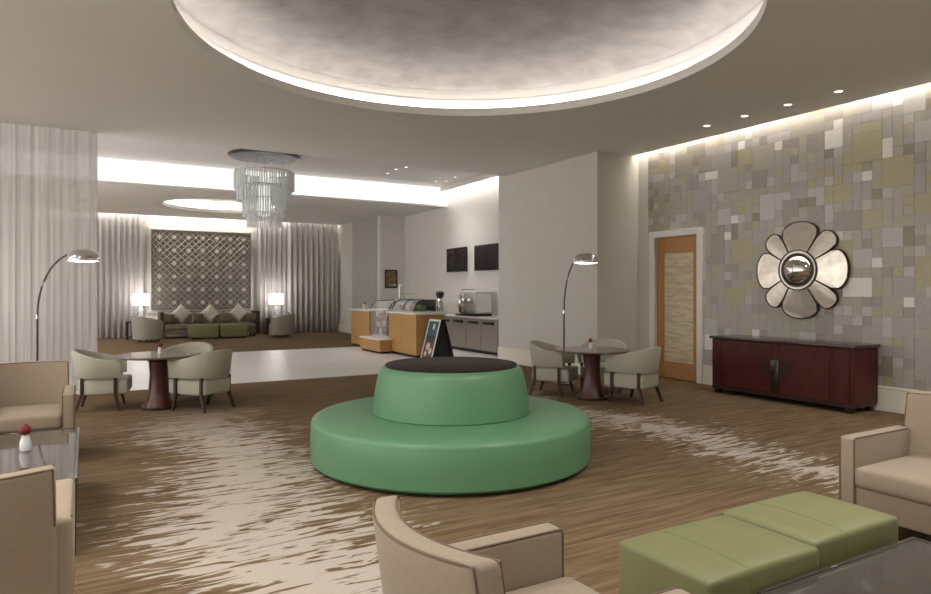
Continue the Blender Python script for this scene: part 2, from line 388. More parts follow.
# tiles on the right wall
def in_door(y0, y1, z0, z1): return y1 > 7.55 and y0 < 8.74 and z0 < 2.62
def pack_tiles():
    U = .128; YT = 8.80; ny = int((YT-2.0)/U); nz = int((HC+.2-.32)/U); ys = YT - ny*U
    occ = [[False]*nz for _ in range(ny)]; out = []
    rnd = random.Random(21)
    names = [n for n, c, w in TILES]; ws = [w for n, c, w in TILES]
    order = [(i, k) for i in range(ny) for k in range(nz)]; rnd.shuffle(order)
    for want, cnt in (((3, 3), 13), ((2, 3), 8), ((3, 2), 8), ((2, 2), 70), ((1, 2), 70), ((2, 1), 50), ((1, 1), 99999)):
        c = 0
        for i, k in order:
            if c >= cnt: break
            if i+want[0] > ny or k+want[1] > nz: continue
            if any(occ[i+a][k+b] for a in range(want[0]) for b in range(want[1])): continue
            y0, y1, z0, z1 = ys+i*U, ys+(i+want[0])*U, .32+k*U, .32+(k+want[1])*U
            for a in range(want[0]):
                for b in range(want[1]): occ[i+a][k+b] = True
            if in_door(y0, y1, z0, z1):
                z0 = max(z0, 2.62) if y0 >= 7.5 and y1 <= 8.8 else z0
                if z1-z0 < .04 or in_door(y0+.001, y1-.001, z0, z1):
                    if y0 < 7.55: y1 = 7.55
                    elif y1 > 8.74 and z0 < 2.62: y0 = max(y0, 8.74)
                    else: continue
                    if y1-y0 < .03: continue
            c += 1
            big = want[0]*want[1] >= 4
            n = rnd.choices(names, [w*(3.0 if (big and n == 'tile_olive') else .25 if (big and n in ('tile_white', 'tile_brown')) else 1) for n, c2, w in TILES])[0]
            out.append((y0, y1, z0, z1, n, rnd.uniform(.004, .007)))
    return out
def tile_faces(bm, y0, y1, z0, z1, d, mi=0):
    g = .0003; b = min(.0012, d*.6); x0 = XR; xf = XR-d
    y0 += g; y1 -= g; z0 += g; z1 -= g
    o = [bm.verts.new((x0, y, z)) for y, z in ((y0, z0), (y1, z0), (y1, z1), (y0, z1))]
    i = [bm.verts.new((xf, y, z)) for y, z in ((y0+b, z0+b), (y1-b, z0+b), (y1-b, z1-b), (y0+b, z1-b))]
    fs = [bm.faces.new((i[3], i[2], i[1], i[0]))] + [bm.faces.new((o[(k+1) % 4], o[k], i[k], i[(k+1) % 4])) for k in range(4)]
    for f in fs: f.material_index = mi
tiles = pack_tiles()
def proj(y, z):
    d = XR*.5 + y*.866; return 465.5+660*(XR*.866-y*.5)/d, 291-660*(z-1.55)/d, d
def shows(t):
    px, py, d = proj((t[0]+t[1])/2, (t[2]+t[3])/2)
    if px > 945 or t[3] > HC+.05: return 0
    if 4.75 < (t[0]+t[1])/2 < 6.9 and t[3] < .85: return 0
    return (t[1]-t[0])*(t[3]-t[2])/d/d
tiles.sort(key=shows, reverse=True)
for t_ in tiles[:300]:
    bm = B(); tile_faces(bm, *t_[:4], t_[5]); obj('tile', bm, t_[4], wr, smooth=False)
bm = B(); tn = [n for n, c, w in TILES]
for t_ in tiles[300:]: tile_faces(bm, *t_[:4], t_[5], tn.index(t_[4]))
o = obj('small_tiles', bm, tn, wr, smooth=False); o['kind'] = 'stuff'

# door in the right wall
d = bpy.data.objects.new('door_1', None); C.objects.link(d); d.location = (XR, 8.145, 0)
tag(d, 'oak framed door with a cream rippled panel in the tiled wall', 'door', kind='structure')
fr = B()
for y0, y1, z0, z1 in ((-.595, -.475, 0, 2.62), (.475, .595, 0, 2.62), (-.475, .475, 2.505, 2.62)): box(fr, -.045, .2, y0, y1, z0, z1, bev=.008, seg=1)
obj('door_frame', fr, 'trim', d)
lf = B()
for y0, y1, z0, z1 in ((-.47, -.345, .01, 2.50), (.31, .47, .01, 2.50), (-.345, .31, .01, .30), (-.345, .31, 2.22, 2.50)): box(lf, .03, .075, y0, y1, z0, z1, bev=.004, seg=1)
leaf = obj('door_leaf', lf, 'door_wood', d)
obj('panel', bx(.045, .06, -.345, .31, .30, 2.22), 'cream_panel', leaf)
obj('backing', bx(.08, .2, -.475, .475, 0, 2.51), 'gap', d)
obj('handle', tube(B(), [(.03, -.41, 1.02), (-.02, -.41, 1.02), (-.02, -.30, 1.02)], .010, 8), 'chrome', leaf)

# ------------------------------------------------------------------ curtains
def curtain(name, x0, x1, y, z0, z1, m, label, period=.17, amp=.045, seed=1):
    r = random.Random(seed); bm = B(); n = int((x1-x0)/period*10); rows = [z0, z0+(z1-z0)*.5, z1-.12, z1-.03, z1]
    g = []
    ph = 0; xs = []
    for i in range(n+1):
        ph += 2*PI/10*r.uniform(.75, 1.25); xs.append((x0+(x1-x0)*i/n, ph, r.uniform(.7, 1.2)))
    for z in rows:
        k = .6 if z > z1-.06 else 1
        g.append([bm.verts.new((x, y+amp*k*math.sin(p)*a, z)) for x, p, a in xs])
    for A, Q in zip(g, g[1:]):
        for i in range(n): bm.faces.new((A[i], A[i+1], Q[i+1], Q[i]))
    me = obj(name, bm, m, None, ang=80)
    md = me.modifiers.new('t', 'SOLIDIFY'); md.thickness = .002
    tag(me, label, 'curtain', 'floor-length curtains')
    return me
curtain('sheer_curtain', -4.6, .18, 11.88, .01, HC, 'sheer', 'tall sheer white curtain hanging behind the left floor lamp', .19, .05, 3)
curtain('sheer_curtain', -4.2, 1.72, 24.28, .01, HC+.2, 'drape', 'pale curtain left of the lattice wall panel', .17, .05, 4)
curtain('sheer_curtain', 5.38, 6.45, 24.28, .01, HC+.2, 'drape', 'narrow pale curtain just right of the lattice wall panel', .17, .05, 5)
curtain('sheer_curtain', 6.40, 8.30, 24.12, .01, HC+.2, 'drape', 'pleated grey curtain in the far right corner of the lounge', .2, .06, 6)

# lattice panel on far wall
pn = thing('lattice_wall_panel', 'large square lattice panel with rows of pale stars on the far wall', 'wall panel', (3.555, 24.48, 2.27))
PW, PH = 1.6, 1.33
obj('mount', bx(-PW-.12, PW+.12, -.05, .02, -PH-.15, PH+.12, bev=.01), 'white_paint', pn)
obj('backing', bx(-PW, PW, -.08, -.05, -PH, PH), 'lattice_back', pn)
fr = B()
for a in (-1, 1):
    box(fr, a*PW-.02, a*PW+.02, -.14, -.06, -PH-.02, PH+.02); box(fr, -PW, PW, -.14, -.06, a*PH-.02, a*PH+.02)
obj('frame', fr, 'lattice_back', pn)
NX, NZ = 7, 6; sx, sz = 2*PW/NX, 2*PH/NZ
lb = B()
def clipseg(p, q):
    # clip to panel
    t0, t1 = 0., 1.; dx, dz = q[0]-p[0], q[1]-p[1]
    for pp, qq in ((-dx, p[0]+PW), (dx, PW-p[0]), (-dz, p[1]+PH), (dz, PH-p[1])):
        if abs(pp) < 1e-9:
            if qq < 0: return None
        else:
            r = qq/pp
            if pp < 0: t0 = max(t0, r)
            else: t1 = min(t1, r)
    if t1-t0 < .02: return None
    return (p[0]+t0*dx, p[1]+t0*dz), (p[0]+t1*dx, p[1]+t1*dz)
for s in (-1, 1):
    for k in range(-16, 30):
        p = (-PW, -PH + (k+.0)*sz/2 if s > 0 else PH-(k+.0)*sz/2); q = (PW, p[1] + s*2*PW*sz/sx)
        c = clipseg(p, q)
        if c: tube(lb, [(c[0][0], -.095, c[0][1]), (c[1][0], -.095, c[1][1])], .017, 4)
o = obj('lattice_bars', lb, 'lattice_metal', pn, smooth=False); o['kind'] = 'stuff'
sm = None
for i in range(NX):
    for k in range(NZ):
        if sm is None:
            st = B(); poly = [(r*math.cos(a), r*math.sin(a)) for j in range(16) for r, a in [((.125 if j % 4 == 0 else .085 if j % 2 == 0 else .045), j*PI/8)]]
            prism(st, poly, -.09, -.13, lambda u, v, h: (u, h, v)); sm = obj('star', st, 'star', pn, smooth=False); so = sm
        else:
            so = bpy.data.objects.new('star', sm.data); C.objects.link(so); so.parent = pn
        so.location = (-PW+(i+.5)*sx, 0, -PH+(k+.5)*sz)

# ------------------------------------------------------------------ chandelier
ch = thing('crystal_chandelier', 'four-tier crystal chandelier hanging from a round mirrored ceiling plate', 'chandelier', (3.50, 15.1, HM))
obj('ceiling_plate', lathe(B(), [(0, -.06), (.74, -.06), (.78, -.045), (.78, -.01), (.0, -.0)], 48), 'bronze_pole', ch)
obj('mirror_disc', lathe(B(), [(0, -.066), (.72, -.066), (.72, -.06)], 48), 'smoked_mirror', ch)
tiers = [(.64, -.40, -.78), (.57, -.72, -1.06), (.455, -1.0, -1.38), (.36, -1.32, -1.62)]
for R, zt, zb in tiers:
    t = B(); n = int(2*PI*R/.052)
    for i in range(n):
        a = 2*PI*i/n + random.uniform(-.01, .01); rr = R+random.uniform(-.012, .012)
        tube(t, [(rr*math.cos(a), rr*math.sin(a), zt), (rr*math.cos(a), rr*math.sin(a), zb+random.uniform(-.02, .02))], .018, 6)
    o = obj('crystal_tier', t, 'crystal', ch); o['kind'] = 'stuff'
    obj('tier_ring', lathe(B(), [(R-.015, zt), (R+.015, zt), (R+.015, zt+.02), (R-.015, zt+.02), (R-.015, zt)], 40), 'chrome', ch)
for i in range(6):
    a = 2*PI*i/6; obj('hanging_wire', tube(B(), [(.5*math.cos(a), .5*math.sin(a), -.06), (.62*math.cos(a), .62*math.sin(a), -.39)], .006, 5), 'chrome', ch)
obj('stem', tube(B(), [(0, 0, -.06), (0, 0, -1.3)], .02, 8), 'chrome', ch)
l = bpy.data.lights.new('chandelier_lamp', 'POINT'); l.energy = 260; l.color = WARM; l.shadow_soft_size = .1
lo = bpy.data.objects.new('chandelier_lamp', l); C.objects.link(lo); lo.parent = ch; lo.location = (0, 0, -1.05)
obj('inner_lamp', lathe(B(), [(0, -.45), (.12, -.5), (.12, -1.35), (0, -1.4)], 16), 'shade_soft', ch)

# ------------------------------------------------------------------ downlights, visible ones and added fill
def downlight(x, y, z, r, label, power, group):
    t = thing('recessed_downlight', label, 'downlight', (x, y, z), 0, group)
    obj('trim_ring', lathe(B(), [(r, .0), (r, -.012), (r*.72, -.012), (r*.72, .0)], 24), 'trim', t)
    obj('lens', lathe(B(), [(0, -.006), (r*.72, -.006), (r*.72, 0)], 24), 'lens_glow', t)
    if power:
        l = bpy.data.lights.new('downlight_lamp', 'SPOT'); l.energy = power; l.spot_size = math.radians(150 if power > 50 else 95); l.spot_blend = .9; l.color = WARM; l.shadow_soft_size = .25 if power > 50 else .08
        lo = bpy.data.objects.new('downlight_lamp', l); C.objects.link(lo); lo.parent = t; lo.location = (0, 0, -.03)
ords = ['furthest of the four downlights along the tiled wall', 'second furthest downlight along the tiled wall', 'second nearest downlight along the tiled wall', 'nearest of the four downlights along the tiled wall']
for (x, y), l in zip(((8.13, 6.8), (8.14, 6.15), (8.15, 5.49), (8.16, 4.81)), ords): downlight(x, y, HC, .065, l, DOWN, 'downlights by the tiled wall')
for (x, y), l in zip(((6.79, 15.78), (6.75, 15.16), (6.85, 14.79)), ('far', 'middle', 'near')):
    downlight(x, y, HM, .05, l+' one of three small downlights in the aisle ceiling left of the cafe', 30, 'downlights above the cafe')
for (x, y), l in zip(((8.44, 16.26), (8.68, 16.1), (8.59, 15.43)), ('far left', 'far right', 'near')):
    downlight(x, y, HM, .05, l+' one of three small downlights above the menu screens', 30, 'downlights above the cafe')

for x, y in ((-3.2, 1.4), (-1.4, 3.6), (.2, 3.6), (.2, .8), (3.4, 1.0), (3.4, 2.4), (6.6, .4), (6.6, 2.2), (-1.9, 6.9), (-3.4, 5.2)):  # out-of-frame fixtures added to light the room from above
    if 1:
        downlight(x, y, HC, .075, 'added unseen fill downlight in the ceiling above and behind the viewer', FILL_OVERHEAD, 'added fill downlights above the viewer')
for x, y in ((-6.0, 4.5), (-5.6, 9.6), (-2.7, 9.4), (-4.0, 10.2)):  # added fill lamps left of the frame, for armchairs and sheer curtain
    if 1:
        downlight(x, y, HC, .075, 'added unseen fill downlight in the ceiling far left of the armchairs', FILL_OVERHEAD, 'added fill downlights left of the armchairs')
for x, y, z in ((-3.6, 14.6, HM), (-5.2, 14.6, HM), (-3.4, 19.0, HC), (-3.4, 22.2, HC), (-5.2, 21.0, HC)):  # added fill lamps that brighten aisle and lounge from the left
    downlight(x, y, z, .075, 'added fill downlight in the ceiling behind the left sheer curtain', FILL_OVERHEAD*2.8, 'added fill downlights behind the sheer curtain')
# ------------------------------------------------------------------ round green seat
t = thing('round_banquette', 'large round green leather banquette with raised centre and dark top', 'banquette', (2.98, 5.43, 0))
obj('toe_kick', lathe(B(), [(0, 0), (1.16, 0), (1.16, .03), (0, .03)], 64), 'black_plastic', t)
R = 1.285
obj('seat', lathe(B(), [(.3, .025), (R-.03, .025), (R, .05), (R+.004, .22), (R, .365), (R-.012, .395), (R-.04, .412), (R-.10, .420), (.9, .428), (.6, .43)], 96), 'green_leather', t)
obj('backrest', lathe(B(), [(.6, .40), (.715, .415), (.732, .44), (.728, .50), (.712, .62), (.69, .74), (.672, .80), (.655, .835), (.63, .853), (.60, .858), (.3, .858)], 96), 'green_leather', t)
obj('top_panel', lathe(B(), [(.615, .85), (.618, .868), (.61, .874), (0, .874)], 72), 'dark_top', t)

# ------------------------------------------------------------------ club armchairs (local front = +Y)
def club_chair(label, loc, rz):
    t = thing('club_armchair', label, 'armchair', loc, rz, 'tan upholstered club armchairs')
    w = .33
    def bend(v):
        x, y, z = v; y = y + .10*(x/w)**2 - .065*max(0, z-.40)/.46
        return (x*(1-.03*max(0, z-.4)), y, z)
    obj('backrest', bx(-w, w, -.42, -.33, .16, .86, bev=.022, seg=3, cuts=(11, 0, 5), fn=bend), 'tan_fabric', t)
    def armfn(v):
        x, y, z = v
        return (x, y, z)
    for s in (-1, 1):
        x0, x1 = (s*.385, s*.285) if s < 0 else (.285, .385)
        obj('armrest', bx(min(x0, x1), max(x0, x1), -.30, .385, .15, .628, bev=.022, seg=3, cuts=(0, 3, 1), fn=armfn), 'tan_fabric', t)
    pp = B()
    for s in (-1, 1):
        for xx in (s*.380, s*.290):
            tube(pp, [(xx, .383, .16), (xx, .383, .614), (xx, .371, .624), (xx, -.26, .624)], .004, 6)
    zc = .855
    for yy in (-.415, -.335):
        pts = []
        for i in range(17):
            x = -w+.008+(2*w-.016)*i/16; pts.append(bend((x, yy, zc)))
        pts = [bend((-w+.004, yy, .62))]+pts+[bend((w-.004, yy, .62))]
        tube(pp, pts, .004, 6)
    obj('piping', pp, 'tan_piping', t)
    obj('seat_base', bx(-.29, .29, -.34, .37, .15, .325, bev=.012), 'tan_fabric', t)
    def cush(v):
        x, y, z = v
        if z > .38: z += .022*(1-(x/.29)**2)*(1-((y-.06)/.40)**2)
        return (x, y, z)
    obj('seat_cushion', bx(-.283, .283, -.345, .405, .327, .45, bev=.03, seg=3, cuts=(5, 5, 0), fn=cush), 'tan_fabric', t)
    for sx_, sy_ in ((-1, -1), (1, -1), (1, 1), (-1, 1)):
        x, y = sx_*.335, (.37 if sy_ > 0 else -.30)
        obj('leg', leg(B(), (x, y, .155), (x, y, 0), .024, .016), 'dark_wood', t)
    return t
c0 = club_chair('tan club armchair seen from behind at bottom centre beside the olive ottomans', (1.23, 1.745, 0), -PI/2)
dup(c0, (4.56, 2.075, 0), PI/2, 'tan club armchair at the right edge in front of the sideboard')
dup(c0, (-.425, 3.42, 0), 0, 'tan club armchair seen from behind in the bottom left corner')
dup(c0, (-.46, 7.28, 0), PI, 'tan club armchair at the left edge facing the glossy low table')

# ------------------------------------------------------------------ olive ottomans
def ottoman(label, x0, x1, y0, y1, h=.45, group='olive leather ottomans in the foreground'):
    t = thing('leather_ottoman', label, 'ottoman', ((x0+x1)/2, (y0+y1)/2, 0), 0, group)
    a, b = (x1-x0)/2, (y1-y0)/2
    def puff(v):
        x, y, z = v
        k = max(0, 1-(x/a)**2)*max(0, 1-(y/b)**2)
        if z > h-.08: z += .022*k**.6
        return (x, y, z)
    obj('base', bx(-a+.05, a-.05, -b+.05, b-.05, 0, .06), 'black_plastic', t)
    body = obj('body', bx(-a, a, -b, b, .05, h-.008, bev=.022, seg=3, cuts=(7, 5, 0), fn=puff), 'olive_leather', t)
    sm_ = B()
    for xx in (-a*.33,):
        tube(sm_, [puff((xx, -b-.001, .08)), puff((xx, -b-.001, h-.04))]+[puff((xx, -b+.02+(2*b-.04)*i/8, h-.008)) for i in range(9)], .0035, 5)
    obj('seam', sm_, 'seam_olive', body)
    return t
ottoman('olive green leather ottoman nearer the centre armchair', 2.05, 2.755, 1.70, 2.205)
ottoman('olive green leather ottoman nearer the right armchair', 2.785, 3.47, 1.74, 2.245)

# ------------------------------------------------------------------ low glossy tables
def low_table(label, x0, x1, y0, y1, h):
    t = thing('low_table', label, 'coffee table', ((x0+x1)/2, (y0+y1)/2, 0))
    a, b = (x1-x0)/2, (y1-y0)/2
    obj('table_top', bx(-a+.018, a-.018, -b+.018, b-.018, h-.025, h, bev=.003, seg=1), 'tabletop', t)
    fr = B()
    for s in (-1, 1):
        box(fr, min(s*a, s*(a-.018)), max(s*a, s*(a-.018)), -b, b, h-.05, h+.003, bev=.002, seg=1)
        box(fr, -a+.018, a-.018, min(s*b, s*(b-.018)), max(s*b, s*(b-.018)), h-.05, h+.003, bev=.002, seg=1)
    obj('edge_frame', fr, 'tabletop', t)
    obj('lower_shelf', bx(-a+.04, a-.04, -b+.04, b-.04, .12, .14), 'dark_wood', t)
    for sx_, sy_ in ((-1, -1), (1, -1), (1, 1), (-1, 1)):
        obj('leg', leg(B(), (sx_*(a-.03), sy_*(b-.03), h-.05), (sx_*(a-.03), sy_*(b-.03), 0), .025, .022), 'dark_wood', t)
low_table('glossy dark low table at the left edge with a rose vase', -1.15, -.035, 4.50, 6.17, .45)
low_table('glossy dark low table in the bottom right corner by the ottomans', 2.30, 3.47, .70, 1.685, .36)
def rose_vase(label, loc, s=1.0):
    t = thing('bud_vase', label, 'vase', loc, 0, 'bud vases with a red rose')
    obj('vase', lathe(B(), [(0, 0), (.028*s, 0), (.034*s, .02*s), (.032*s, .06*s), (.022*s, .09*s), (.024*s, .10*s), (.018*s, .10*s), (.016*s, .085*s)], 20), 'porcelain', t)
    obj('stem', tube(B(), [(0, 0, .05*s), (-.004*s, 0, .115*s)], .004*s, 6), 'leaf_green', t)
    rb = B()
    for j, (rr, n, zz) in enumerate(((.034, 5, .11), (.026, 5, .118), (.016, 4, .124))):
        for i in range(n):
            a = 2*PI*i/n + j*.6; m = Matrix.Translation((rr*.55*s*math.cos(a)-.004*s, rr*.55*s*math.sin(a), (zz+.02)*s)) @ Matrix.Rotation(a, 4, 'Z') @ Matrix.Diagonal((rr*.5*s, rr*.72*s, .026*s, 1))
            bmesh.ops.create_uvsphere(rb, u_segments=8, v_segments=6, radius=1, matrix=m)
    obj('bloom', rb, 'rose_red', t)
rose_vase('white bud vase with a red rose on the left low table', (-.35, 5.44, .453), 1.08)

# ------------------------------------------------------------------ dining sets
def dining_chair(label, loc, rz):
    t = thing('dining_chair', label, 'chair', loc, rz, 'sage barrel-back dining chairs')
    path = []
    for i in range(5): path.append((-.31, .24-.24*i/5, 0))
    for i in range(21):
        a = PI + PI*i/20; path.append((.31*math.cos(a), .30*math.sin(a), 0))
    for i in range(1, 6): path.append((.31, .24*i/5, 0))
    n = len(path); rings = []; bm = B()
    for i, p in enumerate(path):
        q0 = Vector(path[max(i-1, 0)]); q1 = Vector(path[min(i+1, n-1)]); d_ = (q1-q0).normalized(); nrm = Vector((d_.y, -d_.x, 0))
        u = abs(i/(n-1)*2-1)                                  # 0 rear .. 1 arm end
        zt = .66 + .13*(math.cos(min(1, u*1.08)*PI)*.5+.5); zb = .425 + .01*u
        th = .026
        sec = [(-th, zb+.012), (-th*.6, zb), (th*.6, zb), (th, zb+.012), (th, zt-.02), (th*.6, zt), (-th*.6, zt), (-th, zt-.02)]
        rg = []
        for s_, z in sec:
            fl = .04*((z-zb)/(.32)); rg.append(bm.verts.new(Vector(p) + nrm*(s_+fl) + Vector((0, 0, z))))
        rings.append(rg)
    for A, Q in zip(rings, rings[1:]):
        for k in range(8): bm.faces.new((A[k], A[(k+1) % 8], Q[(k+1) % 8], Q[k]))
    bm.faces.new(rings[0][::-1]); bm.faces.new(rings[-1]); bmesh.ops.recalc_face_normals(bm, faces=bm.faces[:])
    obj('backrest', bm, 'sage_fabric', t)
    def rnd_(v):
        x, y, z = v
        if y < 0: x *= 1-.25*(y/.27)**2
        if z > .36: z += .02*(1-(x/.29)**2)*(1-(y/.32)**2)
        return (x, y, z)
    obj('seat', bx(-.285, .285, -.265, .315, .215, .405, bev=.03, seg=3, cuts=(5, 5, 0), fn=rnd_), 'sage_fabric', t)
    for x, y, fx, fy, top in ((-.292, .17, -.292, .22, .44), (.292, .17, .292, .22, .44), (-.235, -.215, -.255, -.29, .44), (.235, -.215, .255, -.29, .44)):
        bm = leg(B(), (x, y, top), (x, y, .22), .020, .020); leg(bm, (x, y, .22), (fx, fy, 0), .021, .014)
        obj('leg', bm, 'dark_wood', t, smooth=False)
    return t
def round_table(label, loc):
    t = thing('round_table', label, 'table', loc, 0, 'round pedestal dining tables')
    obj('table_top', lathe(B(), [(0, .68), (.50, .68), (.53, .69), (.535, .70), (.53, .712), (0, .714)], 48), 'round_top', t)
    obj('pedestal', lathe(B(), [(.20, .035), (.19, .06), (.155, .12), (.125, .25), (.112, .45), (.125, .62), (.20, .68)], 24), 'red_wood', t)
    obj('base_disc', lathe(B(), [(0, 0), (.22, 0), (.225, .01), (.22, .04), (0, .04)], 32), 'dark_wood', t)
def cam2(l, d): return (d*.5+l*.866, d*.866-l*.5)
def face(src, dst): return math.atan2(dst[1]-src[1], dst[0]-src[0]) - PI/2
TL = cam2(-4.06, 8.74); TR = cam2(1.82, 9.5)
round_table('round pedestal table on the left near the sheer curtain', (*TL, 0))
round_table('round pedestal table on the right near the wooden door', (*TR, 0))
rose_vase('small bud vase with a rose on the left round table', (TL[0]+.02, TL[1]+.05, .714), .9)
rose_vase('small bud vase with a rose on the right round table', (TR[0]+.02, TR[1]+.05, .714), .9)
spots = [(cam2(-4.78, 8.72), TL, 'left chair at the left round table, its back to the curtain'), (cam2(-3.46, 8.70), TL, 'right chair at the left round table, nearest the green banquette'),
         (cam2(-4.02, 9.50), TL, 'far chair at the left round table, facing the viewer'), (cam2(1.33, 9.98), TR, 'left chair at the right round table, just behind the green banquette'),
         (cam2(2.36, 9.25), TR, 'right chair at the right round table, nearest the door'), (cam2(2.14, 10.28), TR, 'far chair at the right round table, facing the viewer')]
d0 = None
for p, T, l in spots:
    lab = 'sage upholstered barrel '+l; r = face(p, T) + (.35 if l.startswith('left') else -.35 if l.startswith('right') else 0)
    if d0 is None: d0 = dining_chair(lab, (*p, 0), r)
    else: dup(d0, (*p, 0), r, lab)

# ------------------------------------------------------------------ arc floor lamps (arm points to local +X)
def arc_lamp(label, loc, rz, reach=.63, ztop=2.06):
    t = thing('arc_floor_lamp', label, 'floor lamp', loc, rz, 'chrome arc floor lamps')
    obj('base', lathe(B(), [(0, 0), (.17, 0), (.17, .02), (.03, .035), (.014, .05)], 32), 'bronze_pole', t)
    zb = 1.20; pts = [(0, 0, .03), (0, 0, .7), (0, 0, zb)]
    for i in range(1, 13):
        a = PI/2*i/12*.92; pts.append(((reach-.16)*(1-math.cos(a))/(1-math.cos(PI/2*.92)), 0, zb+(ztop-zb)*math.sin(a)/math.sin(PI/2*.92)))
    obj('pole', tube(B(), pts, [.016]*3+[.013]*12, 10), 'bronze_pole', t)
    obj('pole_joint', lathe(B(), [(0, zb-.03), (.019, zb-.03), (.019, zb+.03), (0, zb+.03)], 12), 'chrome', t)
    sh = obj('lamp_shade', lathe(B(), [(0, ztop+.065), (.07, ztop+.06), (.14, ztop+.035), (.185, ztop-.01), (.205, ztop-.07), (.205, ztop-.10), (.195, ztop-.10), (.195, ztop-.07)], 40, reach, 0), 'chrome', t)
    obj('diffuser', lathe(B(), [(0, ztop-.118), (.12, ztop-.115), (.19, ztop-.098), (.19, ztop-.08), (0, ztop-.08)], 32, reach, 0), 'lamp_glow', t)
    obj('arm_collar', tube(B(), [(reach-.20, 0, ztop-.01), (reach-.13, 0, ztop+.01)], .022, 10), 'chrome', t)
arc_lamp('arc floor lamp with dome shade on the left before the sheer curtain', (*cam2(-5.84, 9.0), 0), math.atan2(-.5, .866))
arc_lamp('arc floor lamp with dome shade behind the right round table', (*cam2(1.64, 11.0), 0), math.atan2(-1, .06), .52, 2.10)

# ------------------------------------------------------------------ sideboard
SBX0, SBX1, SY0, SY1 = 8.34, 8.90, 4.71, 6.91
t = thing('sideboard', 'long dark mahogany sideboard with diamond inlay under the flower mirror', 'sideboard', ((SBX0+SBX1)/2, (SY0+SY1)/2, 0))
a, b = (SBX1-SBX0)/2, (SY1-SY0)/2
obj('body', bx(-a+.015, a, -b+.02, b-.02, .10, .825, bev=.006, seg=1), 'mahogany', t)
obj('top', bx(-a-.015, a+.005, -b-.01, b+.01, .825, .865, bev=.006, seg=2), 'sideboard_top', t)
obj('plinth', bx(-a+.0, a-.01, -b+.03, b-.03, .07, .11), 'mahogany_dark', t)
for sx_, sy_ in ((-1, -1), (1, -1), (1, 1), (-1, 1)):
    obj('foot', leg(B(), (sx_*(a-.06), sy_*(b-.10), .08), (sx_*(a-.06), sy_*(b-.10), 0), .045, .035), 'mahogany_dark', t)
for y0, y1 in ((.055, .89), (-.89+.12, -.055)):
    dr = obj('door', bx(-a-.002, -a+.016, y0, y1, .125, .81, bev=.004, seg=1), 'mahogany', t)
    s = 1 if y0 > 0 else -1
    e = y0 if s > 0 else y1
    tri = [(e, .66), (e+s*.22, .47), (e, .28)]
    obj('diamond_inlay', prism(B(), tri, -a-.002, -a-.008, lambda u, v, h: (h, u, v)), 'inlay', dr, smooth=False)
obj('centre_stile', bx(-a-.006, -a+.016, -.05, .05, .125, .81, bev=.004, seg=1), 'mahogany', t)
obj('handle', bx(-a-.022, -a-.004, -.065, .065, .13, .59, bev=.006), 'mahogany_dark', t)
for y in (-.93, .93): obj('end_stile', bx(-a-.004, -a+.016, y-.10 if y < 0 else y-.03, y+.09, .125, .81, bev=.004, seg=1), 'mahogany', t)

# ------------------------------------------------------------------ flower mirror (local: faces -Y, lies in XZ)
t = thing('flower_mirror', 'flower-shaped mirror with eight petals and convex centre on the tiled wall', 'mirror', (XR-.012, 5.81, 1.85), -PI/2)
def petal(c, hw, r0, ra, rb, n=14):
    pts = []
    for i in range(n+1):
        u = -1+2*i/n; pts.append((c+hw*u*(.98), ra + rb*math.sqrt(max(0, 1-abs(u)**2.6))))
    out = [(r*math.cos(a_), r*math.sin(a_)) for a_, r in pts]
    inn = [(r0*math.cos(c+hw*u), r0*math.sin(c+hw*u)) for u in (1, .5, 0, -.5, -1)]
    return out+inn
for i in range(8):
    c = PI/4*i; big = i % 2 == 0
    poly = petal(c, math.radians(29.5 if big else 15.2), .285, .54 if big else .50, .155 if big else .20)
    def place(u, v, h):
        r = math.hypot(u, v); return (u, -h - .05*max(0, (.70-r)/.43), v)
    ob = obj('petal', prism(B(), poly, .012, .04, place), 'antique_glass', t, smooth=False)
    rim = B(); pts = [place(u, v, .04) for u, v in poly]; tube(rim, pts+pts[:2], .009, 6, caps=False); obj('petal_rim', rim, 'mirror_frame', ob)
    bk = B(); cx_, cy_ = .5*math.cos(c), .5*math.sin(c)
    prism(bk, [(cx_+(u-cx_)*1.03, cy_+(v-cy_)*1.03) for u, v in poly], 0, .02, lambda u, v, h: (u, -h, v)); obj('petal_back', bk, 'mirror_frame', ob, smooth=False)
def ring_y(prof, n=48):
    bm = lathe(B(), prof, n)
    for v in bm.verts: v.co = Vector((v.co.x, -v.co.z, v.co.y))
    return bm
for i in range(4):
    a0 = PI/2*i+.01; seg = []
    rb_ = B()
    poly = [(.285*math.cos(a0+j*(PI/2-.02)/10), .285*math.sin(a0+j*(PI/2-.02)/10)) for j in range(11)] + [(.24*math.cos(a0+j*(PI/2-.02)/10), .24*math.sin(a0+j*(PI/2-.02)/10)) for j in range(10, -1, -1)]
    obj('ring_segment', prism(rb_, poly, .05, .10, lambda u, v, h: (u, -h, v)), 'antique_glass', t, smooth=False)
obj('outer_ring', ring_y([(.278, .05), (.278, .108), (.294, .108), (.294, .0)]), 'mirror_frame', t)
obj('inner_ring', ring_y([(.215, .05), (.215, .115), (.243, .115), (.243, .05)]), 'mirror_frame', t)
obj('convex_glass', ring_y([(.22, .09), (.205, .125), (.165, .170), (.11, .205), (.05, .224), (0, .228)]), 'mirror_glass', t)

